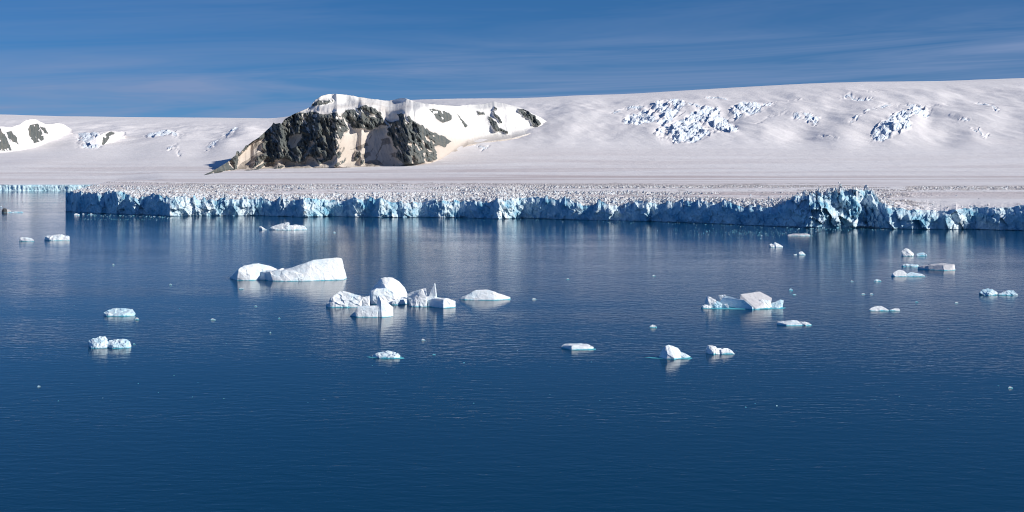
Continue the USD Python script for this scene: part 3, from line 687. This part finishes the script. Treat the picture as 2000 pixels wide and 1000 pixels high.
berg("jagged iceberg with a thin vertical spike, right side of the central cluster", 600, [
    ("ice_slab", feet((794, 70), (808, 40), (834, 40), (834, 80), (800, 90)) + [(796, 575, 62), (806, 570, 60), (822, 567, 58), (832, 562, 56), (833, 570, 44)], {"amp": 0.03}),
    ("ice_horn", feet((798, 20), (808, 2), (831, 0), (836, 30), (805, 50)) + [(800, 590, 18), (808, 583, 20), (816, 577, 22), (824, 566, 24), (827, 571, 20), (832, 581, 14), (834, 590, 10), (826, 565, 32)], {"amp": 0.045}),
    ("ice_spike", feet((836, 30), (853, 22), (856, 44), (838, 52)) + [(838, 577, 34), (845, 566, 34), (847.5, 555, 34), (848.5, 553, 34), (850, 553.5, 35), (851.5, 563, 32), (852.5, 579, 28), (848.5, 554, 37)], {"amp": 0.012}),
    ("ice_saddle", feet((826, 26), (852, 16), (854, 50), (826, 50)) + [(828, 580, 28), (851, 579, 24), (850, 582, 18), (830, 584, 18), (846, 577, 44)], {"amp": 0.03}),
], BERGS)
berg("low flat topped white iceberg with a dark left side, right end of the central cluster", 602, [
    ("ice_slab", feet((832, 28), (843, 20), (866, -3), (884, 6), (890, 18), (880, 46), (842, 50)) + [(836, 594, 28), (845, 586, 28), (846, 582.5, 30), (866, 585, 8), (870, 584, 10), (889, 588, 20), (888, 594, 14), (874, 582.5, 40), (850, 582, 46)], {"amp": 0.03}),
], BERGS)
berg("long low white iceberg with a flat raised top, standing alone right of the cluster", 587, [
    ("ice_slab", feet((896, 20), (905, 8), (960, 0), (985, 8), (998, 20), (980, 46), (910, 48)) + [(898, 583, 20), (910, 578.5, 16), (920, 575, 18), (927, 568, 22), (931, 566.5, 24), (954, 566, 24), (962, 570, 18), (972, 576, 20), (984, 579, 20), (996, 580.5, 22), (966, 584, 4), (950, 566, 44), (930, 567, 44)], {"amp": 0.02}),
], BERGS)
berg("broken blue and white iceberg with a tilted grey slab on top, right of centre", 604, [
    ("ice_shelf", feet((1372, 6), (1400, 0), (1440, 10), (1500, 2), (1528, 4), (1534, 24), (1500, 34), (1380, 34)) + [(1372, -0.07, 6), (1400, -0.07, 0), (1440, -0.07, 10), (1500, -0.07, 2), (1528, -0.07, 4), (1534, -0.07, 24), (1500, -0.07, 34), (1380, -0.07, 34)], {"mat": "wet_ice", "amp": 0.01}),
    ("grey_slab", feet((1456, 8), (1472, -6), (1486, 0), (1500, 20), (1490, 50), (1450, 50)) + [(1444, 584, 20), (1446, 575, 26), (1458, 573.5, 34), (1470, 572, 42), (1484, 569.5, 46), (1492, 575, 44), (1508, 582, 30), (1507, 587, 22), (1490, 592, 10), (1476, 602, -4)], {"mat": "dirty_berg", "amp": 0.012}),
    ("blue_wall", feet((1405, 48), (1420, 30), (1470, -8), (1480, 10), (1470, 50), (1410, 56)) + [(1406, 590, 46), (1412, 581, 46), (1420, 578, 48), (1430, 584, 30), (1444, 586, 18), (1453, 586, 10), (1469, 599, -5), (1428, 580, 56)], {"mat": "blue_berg", "amp": 0.02}),
    ("ice_block", feet((1476, 10), (1486, 2), (1506, 16), (1508, 36), (1480, 40)) + [(1480, 591, 12), (1486, 585, 16), (1494, 590, 12), (1506, 587, 20), (1500, 598, 12)], {"amp": 0.06}),
    ("ice_spur", feet((1376, 40), (1388, 16), (1400, 14), (1402, 44), (1384, 52)) + [(1379, 577, 42), (1381, 577.5, 40), (1398, 586, 28), (1398, 592, 20), (1384, 590, 24), (1384, 582, 48)], {"amp": 0.05}),
    ("ice_block", feet((1392, 20), (1400, 10), (1412, 14), (1412, 36), (1396, 40)) + [(1394, 590, 22), (1402, 588, 24), (1411, 593, 20)], {"mat": "blue_berg", "amp": 0.06}),
    ("ice_foot", feet((1368, 24), (1374, 10), (1388, 10), (1392, 26), (1372, 34)) + [(1370, 598, 20), (1376, 595, 20), (1382, 595.5, 20), (1388, 600, 16)], {"amp": 0.05}),
    ("ice_block", feet((1403, 64), (1416, 56), (1420, 80), (1406, 82)) + [(1403, 578, 66), (1407, 577, 66), (1416, 576, 64), (1418, 580, 60)], {"amp": 0.08}),
    ("ice_foot", feet((1412, 16), (1424, 8), (1424, 24), (1414, 26)) + [(1414, 594, 16), (1420, 593, 16), (1423, 597, 12)], {"amp": 0.06}),
    ("ice_spur", feet((1502, 24), (1512, 6), (1526, 12), (1528, 34), (1508, 44)) + [(1504, 594, 26), (1516, 589, 26), (1524, 585, 30), (1530, 587, 30), (1526, 597, 16), (1512, 591, 36)], {"mat": "blue_berg", "amp": 0.04}),
], BERGS)
berg("pointed white iceberg with a dark blue left side, between the ice table and two slabs", 702, [
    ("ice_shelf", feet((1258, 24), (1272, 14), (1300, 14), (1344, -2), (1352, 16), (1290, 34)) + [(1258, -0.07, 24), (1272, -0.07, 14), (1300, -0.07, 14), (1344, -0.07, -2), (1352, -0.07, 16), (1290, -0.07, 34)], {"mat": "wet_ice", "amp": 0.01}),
    ("ice_peak", feet((1284, 20), (1300, 3), (1316, -2), (1334, 10), (1336, 30), (1290, 40)) + [(1290, 690, 22), (1295, 681, 20), (1300, 675.5, 20), (1306, 673.5, 22), (1312, 677, 22), (1324, 679, 24), (1328, 685, 22), (1326, 694, 12), (1304, 692, 6), (1316, 699, 0), (1310, 677, 34)], {"amp": 0.03}),
    ("ice_spur", feet((1318, 12), (1346, 14), (1348, 24), (1322, 34)) + [(1322, 688, 20), (1332, 687.5, 22), (1340, 694, 20), (1348, 696, 18), (1338, 698, 12)], {"amp": 0.05}),
    ("ice_foot", feet((1269, 26), (1282, 16), (1286, 28), (1274, 34)) + [(1276, 698, 24), (1282, 696, 24)], {"amp": 0.05}),
], BERGS)
berg("white iceberg of two upright slabs and a rounded right end, right of the pointed one", 693, [
    ("ice_slab", feet((1378, 20), (1388, 4), (1396, 4), (1400, 24), (1384, 34)) + [(1379, 682, 20), (1382, 675, 22), (1384, 674, 22), (1388, 677, 18), (1397, 676, 20), (1400, 679, 20), (1394, 690, 4)], {"amp": 0.035}),
    ("ice_slab", feet((1394, 6), (1403, 2), (1412, 10), (1410, 28), (1398, 30)) + [(1396, 684, 12), (1400, 680, 16), (1408, 680, 18), (1411, 683, 16)], {"amp": 0.04}),
    ("ice_dome", feet((1406, 8), (1412, 1), (1434, 2), (1437, 14), (1426, 34), (1408, 30)) + [(1408, 683, 12), (1414, 679.5, 16), (1422, 680, 20), (1430, 685, 16), (1435, 691, 8)], {"amp": 0.03}),
], BERGS)
berg("low white ice table with a dark blue left face, centre of the near water", 683.5, [
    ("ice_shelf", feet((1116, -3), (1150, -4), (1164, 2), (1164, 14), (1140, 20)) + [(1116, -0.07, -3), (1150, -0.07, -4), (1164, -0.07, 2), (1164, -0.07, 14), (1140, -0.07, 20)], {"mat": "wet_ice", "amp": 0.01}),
    ("ice_slab", feet((1096, 20), (1117, -2), (1156, 4), (1160, 14), (1140, 40), (1100, 40)) + [(1097, 676, 22), (1099, 673, 26), (1104, 671.5, 30), (1116, 676, 4), (1120, 675, 6), (1150, 680, 6), (1159, 677.5, 14), (1148, 672, 34), (1134, 670.5, 40), (1112, 671, 38)], {"amp": 0.018}),
], BERGS)
berg("low white floe with dark left end, just below right of the broken blue iceberg", 637, [
    ("ice_slab", feet((1516, 20), (1536, 0), (1564, 2), (1568, 40), (1524, 44)) + [(1517, 629, 24), (1522, 627.5, 30), (1536, 633, 6), (1545, 627, 24), (1550, 625, 36), (1556, 625.5, 38), (1566, 633, 10), (1562, 629, 30)], {"amp": 0.02}),
    ("ice_block", feet((1558, 10), (1576, 2), (1586, 14), (1580, 36), (1560, 36)) + [(1560, 629, 26), (1570, 627.5, 28), (1578, 630, 24), (1585, 633.5, 14), (1574, 634, 6)], {"amp": 0.06}),
], BERGS)
berg("crumbly pale blue iceberg with a dark notch in its middle, lowest at the left", 681, [
    ("ice_block", feet((171, 26), (178, 4), (196, 2), (214, 10), (212, 44), (176, 46)) + [(172, 668, 30), (178, 662, 28), (188, 660.5, 28), (194, 661, 28), (200, 657.5, 32), (205, 658, 32), (212, 667, 26), (204, 676, 8), (182, 674, 8)], {"amp": 0.085}),
    ("ice_block", feet((204, 20), (219, 0), (252, 6), (257, 20), (250, 42), (210, 46)) + [(206, 670, 26), (216, 665, 28), (230, 662.5, 28), (238, 663.5, 28), (248, 663, 26), (254, 667, 22), (256, 672, 18), (244, 674, 8), (220, 676, 4)], {"amp": 0.075}),
], BERGS, mat="blue_berg")
berg("pale blue low iceberg with a flat top, upper one of the pair at the left", 618.5, [
    ("ice_slab", feet((201, 20), (208, 4), (245, 2), (262, 10), (262, 36), (208, 40)) + [(203, 611, 20), (210, 607, 22), (217, 608, 22), (219, 603, 30), (232, 602.5, 32), (240, 605, 30), (244, 602.5, 32), (258, 604.5, 28), (263, 612, 18), (240, 614, 6), (212, 614, 8)], {"amp": 0.06}),
], BERGS, mat="blue_berg")
berg("bluish white rounded iceberg alone in the near water below the cluster", 701, [
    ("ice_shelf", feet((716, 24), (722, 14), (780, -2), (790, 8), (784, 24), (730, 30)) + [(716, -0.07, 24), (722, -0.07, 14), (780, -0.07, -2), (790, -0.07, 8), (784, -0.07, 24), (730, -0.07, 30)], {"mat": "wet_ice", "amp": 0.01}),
    ("ice_block", feet((724, 20), (738, 4), (768, 0), (780, 10), (778, 36), (734, 40)) + [(728, 694, 22), (735, 690, 24), (746, 687, 26), (758, 685.5, 28), (768, 687, 28), (778, 690, 22), (781, 694, 16), (770, 697, 4), (745, 697, 6)], {"amp": 0.06}),
    ("ice_foot", feet((719, 26), (725, 20), (728, 28)) + [(721, 696, 26), (725, 695.5, 24)]),
], BERGS, mat="blue_berg")
berg("small white iceberg with a bright peak, floating close to the cliff left of centre", 449.5, [
    ("ice_ridge", feet((524, 14), (545, 2), (563, -1), (566, 12), (540, 24)) + [(528, 444, 12), (534, 441, 14), (550, 437.5, 14), (558, 435.5, 14), (562, 434, 13), (564.5, 435, 12), (564, 441, 6), (546, 441, 10)], {"amp": 0.03}),
    ("ice_block", feet((560, 2), (574, 2), (578, 14), (562, 18)) + [(563, 440, 10), (575, 440, 10), (574, 446, 4)], {"amp": 0.05}),
    ("ice_dome", feet((572, 4), (592, 8), (600, 14), (590, 24), (574, 22)) + [(574, 439, 14), (584, 439.5, 14), (594, 441, 14), (599, 445.5, 12), (582, 446, 8)], {"amp": 0.04}),
    ("ice_foot", feet((506, 12), (512, 6), (526, 8), (524, 16)) + [(506, 442.5, 12), (509, 441.5, 12), (512, 445, 8), (520, 448, 8)], {"amp": 0.05}),
], BERGS)
berg("small white floe with a dark left end, right one of two at the far left", 470, [
    ("ice_slab", feet((86, 14), (100, -2), (124, 0), (136, 6), (132, 22), (90, 24)) + [(88, 462, 14), (94, 460, 16), (99, 467, 2), (110, 459, 16), (120, 458, 16), (124, 463, 8), (135, 462, 12), (134, 467, 4)], {"amp": 0.045}),
], BERGS)
berg("small white ice floe tapering to a tail, left one of two at the far left", 472, [
    ("ice_slab", feet((37, 8), (55, 2), (68, 4), (64, 16), (40, 18)) + [(38, 467, 10), (41, 463.5, 12), (50, 466, 8), (54, 463.5, 12), (62, 465, 10), (67, 470, 4)], {"amp": 0.04}),
], BERGS)
berg("dark debris covered ice arch on the water at the left edge", 415.5, [
    ("ice_ridge", feet((3, 6), (8, 2), (14, 4), (14, 12), (5, 12)) + [(4, 410, 8), (7, 406.5, 8), (12, 407, 8), (14, 410, 6)], {"mat": "dark_berg", "amp": 0.05}),
    ("ice_tail", feet((11, 4), (22, 6), (20, 12), (12, 12)) + [(13, 408, 8), (16, 408.5, 8), (21, 411.5, 8)], {"mat": "dirty_berg"}),
    ("ice_foot", feet((12, 2), (45, 3), (48, 8), (14, 8)) + [(16, 413.5, 6), (32, 413, 6), (44, 413.5, 6)], {"mat": "blue_berg", "amp": 0.03}),
], BERGS)
berg("low flat white floe just off the foot of the cliff, right of centre", 461, [
    ("ice_slab", feet((1536, 8), (1545, 1), (1576, -1), (1583, 6), (1578, 22), (1545, 22)) + [(1537, 459, 8), (1548, 456.5, 14), (1560, 456, 16), (1578, 455.8, 14), (1582, 459, 6), (1560, 459.5, 1)], {"amp": 0.03}),
], BERGS, mat="dirty_berg")
berg("small white floe with a slanting point, below the flat floe off the cliff", 483, [
    ("ice_fin", feet((1508, 8), (1518, 2), (1530, 4), (1526, 16), (1512, 16)) + [(1512, 473.5, 12), (1514, 473, 12), (1522, 477, 10), (1529, 481, 6), (1516, 481, 4)], {"amp": 0.04}),
    ("ice_block", feet((1502, 8), (1508, 2), (1514, 4), (1510, 14)) + [(1503, 477, 8), (1507, 475.5, 10), (1511, 479, 6)], {"amp": 0.05}),
], BERGS)
berg("tiny white dome of ice with a low bit at its left, below the slanting floe", 498.5, [
    ("ice_dome", feet((1558, 8), (1564, 1), (1574, 3), (1572, 14), (1560, 14)) + [(1560, 494, 8), (1564, 491, 10), (1568, 491.5, 10), (1573, 497, 6)], {"amp": 0.04}),
    ("ice_foot", feet((1549, 6), (1556, 3), (1558, 9), (1551, 11)) + [(1550, 496.5, 6), (1556, 496, 6)], {"amp": 0.05}),
], BERGS)
berg("small white pinnacle with a blue dome beside it, farthest of the right hand group", 500.5, [
    ("ice_peak", feet((1760, 8), (1766, 0), (1782, 2), (1786, 12), (1764, 18)) + [(1761, 491, 10), (1764, 487, 12), (1770, 485.5, 12), (1776, 487, 12), (1784, 494, 8), (1780, 497, 2)], {"amp": 0.06}),
    ("ice_dome", feet((1788, 8), (1794, 3), (1806, 3), (1811, 8), (1800, 18)) + [(1790, 496, 8), (1798, 493.5, 10), (1805, 493, 10), (1810, 497, 6)], {"mat": "blue_berg", "amp": 0.05}),
], BERGS)
berg("low flat turquoise ice floe left of the grey topped floe", 521.5, [
    ("ice_slab", feet((1760, 10), (1770, 2), (1790, 2), (1795, 8), (1784, 20), (1766, 20)) + [(1762, 517.5, 10), (1770, 515.5, 14), (1780, 516, 14), (1793, 516.5, 10), (1786, 519.5, 4)], {"amp": 0.05}),
], BERGS, mat="blue_berg")
berg("flat grey topped ice floe with a dark front edge, right hand group", 528.5, [
    ("ice_slab", feet((1792, 34), (1818, 16), (1845, -4), (1862, 6), (1866, 14), (1850, 34), (1800, 34)) + [(1793, 521, 36), (1800, 519, 38), (1815, 516, 34), (1840, 514, 38), (1864, 516.5, 22), (1860, 521, 8), (1842, 518, 10), (1822, 519, 20)], {"amp": 0.022}),
], BERGS, mat="dirty_berg")
berg("white ice hump with a blue tinted tail to its right, right hand group", 541, [
    ("ice_dome", feet((1738, 12), (1750, 2), (1768, 2), (1774, 14), (1750, 26)) + [(1744, 534, 14), (1750, 529, 18), (1756, 527, 20), (1763, 528, 18), (1771, 534, 12)], {"amp": 0.03}),
    ("ice_tail", feet((1766, 8), (1780, 2), (1804, 2), (1808, 8), (1790, 22), (1770, 22)) + [(1770, 536, 10), (1778, 531.5, 16), (1784, 532, 16), (1800, 535, 12), (1806, 538, 6)], {"mat": "blue_berg", "amp": 0.03}),
], BERGS)
berg("blue iceberg of two rounded lumps near the right edge", 577.5, [
    ("ice_block", feet((1912, 26), (1932, 0), (1944, 2), (1950, 14), (1924, 30)) + [(1913, 571, 16), (1919, 566, 20), (1928, 564, 22), (1938, 565, 20), (1947, 571, 14), (1932, 573, 6)], {"amp": 0.06}),
    ("ice_tail", feet((1944, 8), (1960, 2), (1984, 2), (1988, 8), (1974, 24), (1950, 24)) + [(1950, 574, 10), (1962, 571, 14), (1970, 567, 18), (1980, 567, 18), (1987, 574, 8)], {"amp": 0.06}),
], BERGS, mat="blue_berg")
berg("low smooth white hump with a small block at its right, below the grey topped floe", 608.5, [
    ("ice_dome", feet((1697, 12), (1706, 1), (1730, 0), (1738, 10), (1726, 32), (1702, 32)) + [(1698, 604, 14), (1704, 600, 20), (1714, 597.5, 26), (1722, 598, 26), (1730, 602, 16), (1736, 606, 8)], {"amp": 0.025}),
    ("ice_block", feet((1734, 8), (1742, 2), (1756, 4), (1759, 12), (1748, 22)) + [(1738, 605, 10), (1748, 602.5, 14), (1756, 602.5, 14), (1758, 606, 8)], {"amp": 0.05}),
], BERGS)

BITS = [  # small drifting pieces: left, right, top, bottom (photo pixels), ice, label
    (1267, 1284, 634, 640.5, "berg", "small white piece of ice between the broken blue iceberg and the near ice table"),
    (822, 831, 661.5, 665.5, "berg", "tiny bright white piece of ice up and right of the bluish iceberg below the cluster"),
    (844, 851, 691, 693.5, "blue_berg", "tiny pale piece of ice right of the bluish iceberg below the cluster"),
    (263, 272, 620, 625, "berg", "small white piece of ice off the right end of the upper pale blue iceberg"),
    (259, 265, 670.5, 673, "berg", "tiny white piece of ice off the right end of the crumbly blue iceberg"),
    (410, 422, 622, 625.5, "berg", "thin white sliver of ice between the left pair of icebergs and the cluster"),
    (466, 476, 561.5, 565, "berg", "small white piece of ice in front of the dome of the largest iceberg"),
    (496, 503, 596.5, 599, "blue_berg", "tiny pale piece of ice below the largest iceberg"),
    (543, 548, 620, 622.5, "berg", "tiny white piece of ice left of the iceberg with the fin"),
    (526, 530, 648, 650.5, "berg", "tiny white speck of ice low and left of the iceberg with the fin"),
    (1705, 1722, 545, 550, "blue_berg", "small dark edged blue piece left of and below the white hump with blue tail"),
    (1661, 1667, 547.5, 550.5, "berg", "tiny white piece of ice left of the small dark edged blue one"),
    (1540, 1549, 563, 568, "blue_berg", "small pale blue piece of ice up and right of the broken blue iceberg"),
    (1547, 1556, 574, 576.5, "berg", "thin white sliver of ice right of the broken blue iceberg"),
    (1682, 1690, 572.5, 575.5, "berg", "thin white sliver of ice above the smooth white hump"),
    (1698, 1706, 572.5, 575.5, "blue_berg", "second thin sliver above the smooth white hump, right beside the white one"),
    (1787, 1794, 588, 590.5, "berg", "tiny white sliver of ice right of the smooth white hump"),
    (1864, 1872, 589.5, 592.5, "berg", "tiny white sliver of ice left of and below the blue iceberg at the right edge"),
    (1273, 1281, 536.5, 539.5, "berg", "small white speck of ice alone in the middle distance right of centre"),
    (1106, 1112, 543, 546, "berg", "small white speck of ice alone in the middle distance at the centre"),
    (1038, 1048, 582, 585.5, "berg", "small white piece of ice right of the long low iceberg"),
    (219, 224, 515, 518, "berg", "tiny white speck of ice alone in the far water at the left"),
    (330, 336, 554, 557, "blue_berg", "tiny pale speck of ice in open water left of the largest iceberg"),
    (72, 80, 752.5, 756, "blue_berg", "small greenish white sliver of ice alone in the lower left water"),
    (1968, 1979, 755, 759, "berg", "small white piece of ice alone in the lower right water"),
    (650, 656, 452, 455, "berg", "tiny white piece of ice right of the small iceberg close to the cliff"),
    (0, 4, 401.5, 404.5, "berg", "tiny white piece of ice at the very left edge above the dark ice arch"),
    (143, 156, 416.5, 420.5, "berg", "small white floe under the left end of the ice cliff"),
    (160, 165, 416.5, 418.5, "berg", "tiny white floe just right of the one under the cliff's left end"),
    (175, 181, 416.5, 419, "berg", "tiny white floe, third from the left under the shaded cliff end"),
]
for x0, x1, y0, y1, mat, label in BITS:
    w = x1 - x0
    dd = w * 0.5
    pts = feet((x0, dd * 0.5), (x0 + 0.3 * w, 0), (x0 + 0.8 * w, 0), (x1, dd * 0.5), (x0 + 0.5 * w, dd)) + [(x0 + 0.1 * w, y1 - 0.45 * (y1 - y0), dd * 0.5), (x0 + 0.4 * w, y0, dd * 0.6), (x0 + 0.7 * w, y0 + 0.2 * (y1 - y0), dd * 0.5), (x0 + 0.95 * w, y1 - 0.35 * (y1 - y0), dd * 0.4)]
    berg(label, y1, [("ice", pts, {"amp": 0.06, "edge": 0.25})], "small pieces of drifting ice", "drift ice", mat, name="ice_piece")

# brash ice: crumbs that nobody could count, below the cliff and in drifting lines
rng = np.random.default_rng(77)
crumbs = []


def scatter(n, pick, lo, hi):
    for _ in range(n):
        s, py = pick()
        D = F * H / (py - YH)
        r = rng.uniform(lo, hi) * rng.uniform(0.5, 1.0)
        b = chunk(rng, r * rng.uniform(0.9, 1.6), r * rng.uniform(0.7, 1.2), r * 0.55, 8)
        b.apply_translation([(s - 1000) / F * D, D, r * 0.08])
        crumbs.append(b)


def cliff_row(s):
    return float(interp(WATERLINE, s))


scatter(420, lambda: (lambda s: (s, max(cliff_row(s) + 1.2, 455 + rng.normal(0, 1) * 4.0 - abs(s - 1490) * 0.012)))(rng.normal(1470, 75)), 0.3, 1.3)
scatter(160, lambda: (lambda s: (s, cliff_row(s) + 0.8 + abs(rng.normal(0, 1)) * 2.0))(rng.uniform(1350, 1760)), 0.4, 1.6)
scatter(150, lambda: (lambda s: (s, cliff_row(s) + 0.8 + abs(rng.normal(0, 1)) * 3.5))(rng.uniform(700, 1350)), 0.3, 1.1)
scatter(170, lambda: (lambda s: (s, 427.5 + (s - 140) * 0.012 + rng.normal(0, 0.8)))(rng.uniform(140, 340)), 0.3, 1.0)
scatter(120, lambda: (lambda s: (s, cliff_row(s) + 1.0 + abs(rng.normal(0, 1)) * 2.5))(rng.uniform(140, 340)), 0.5, 1.8)
scatter(60, lambda: (rng.uniform(0, 150), rng.uniform(392, 400) + rng.normal(0, 1)), 0.4, 1.4)
scatter(130, lambda: (rng.uniform(0, 2000), 320 + rng.uniform(130, 480)), 0.15, 0.5)
crumbs_prim = put(None, "brash_ice", trimesh.util.concatenate(crumbs), MAT["berg"])
tag(crumbs_prim, "countless small crumbs of ice drifting below the cliff and over the sea", "brash ice", kind="stuff")
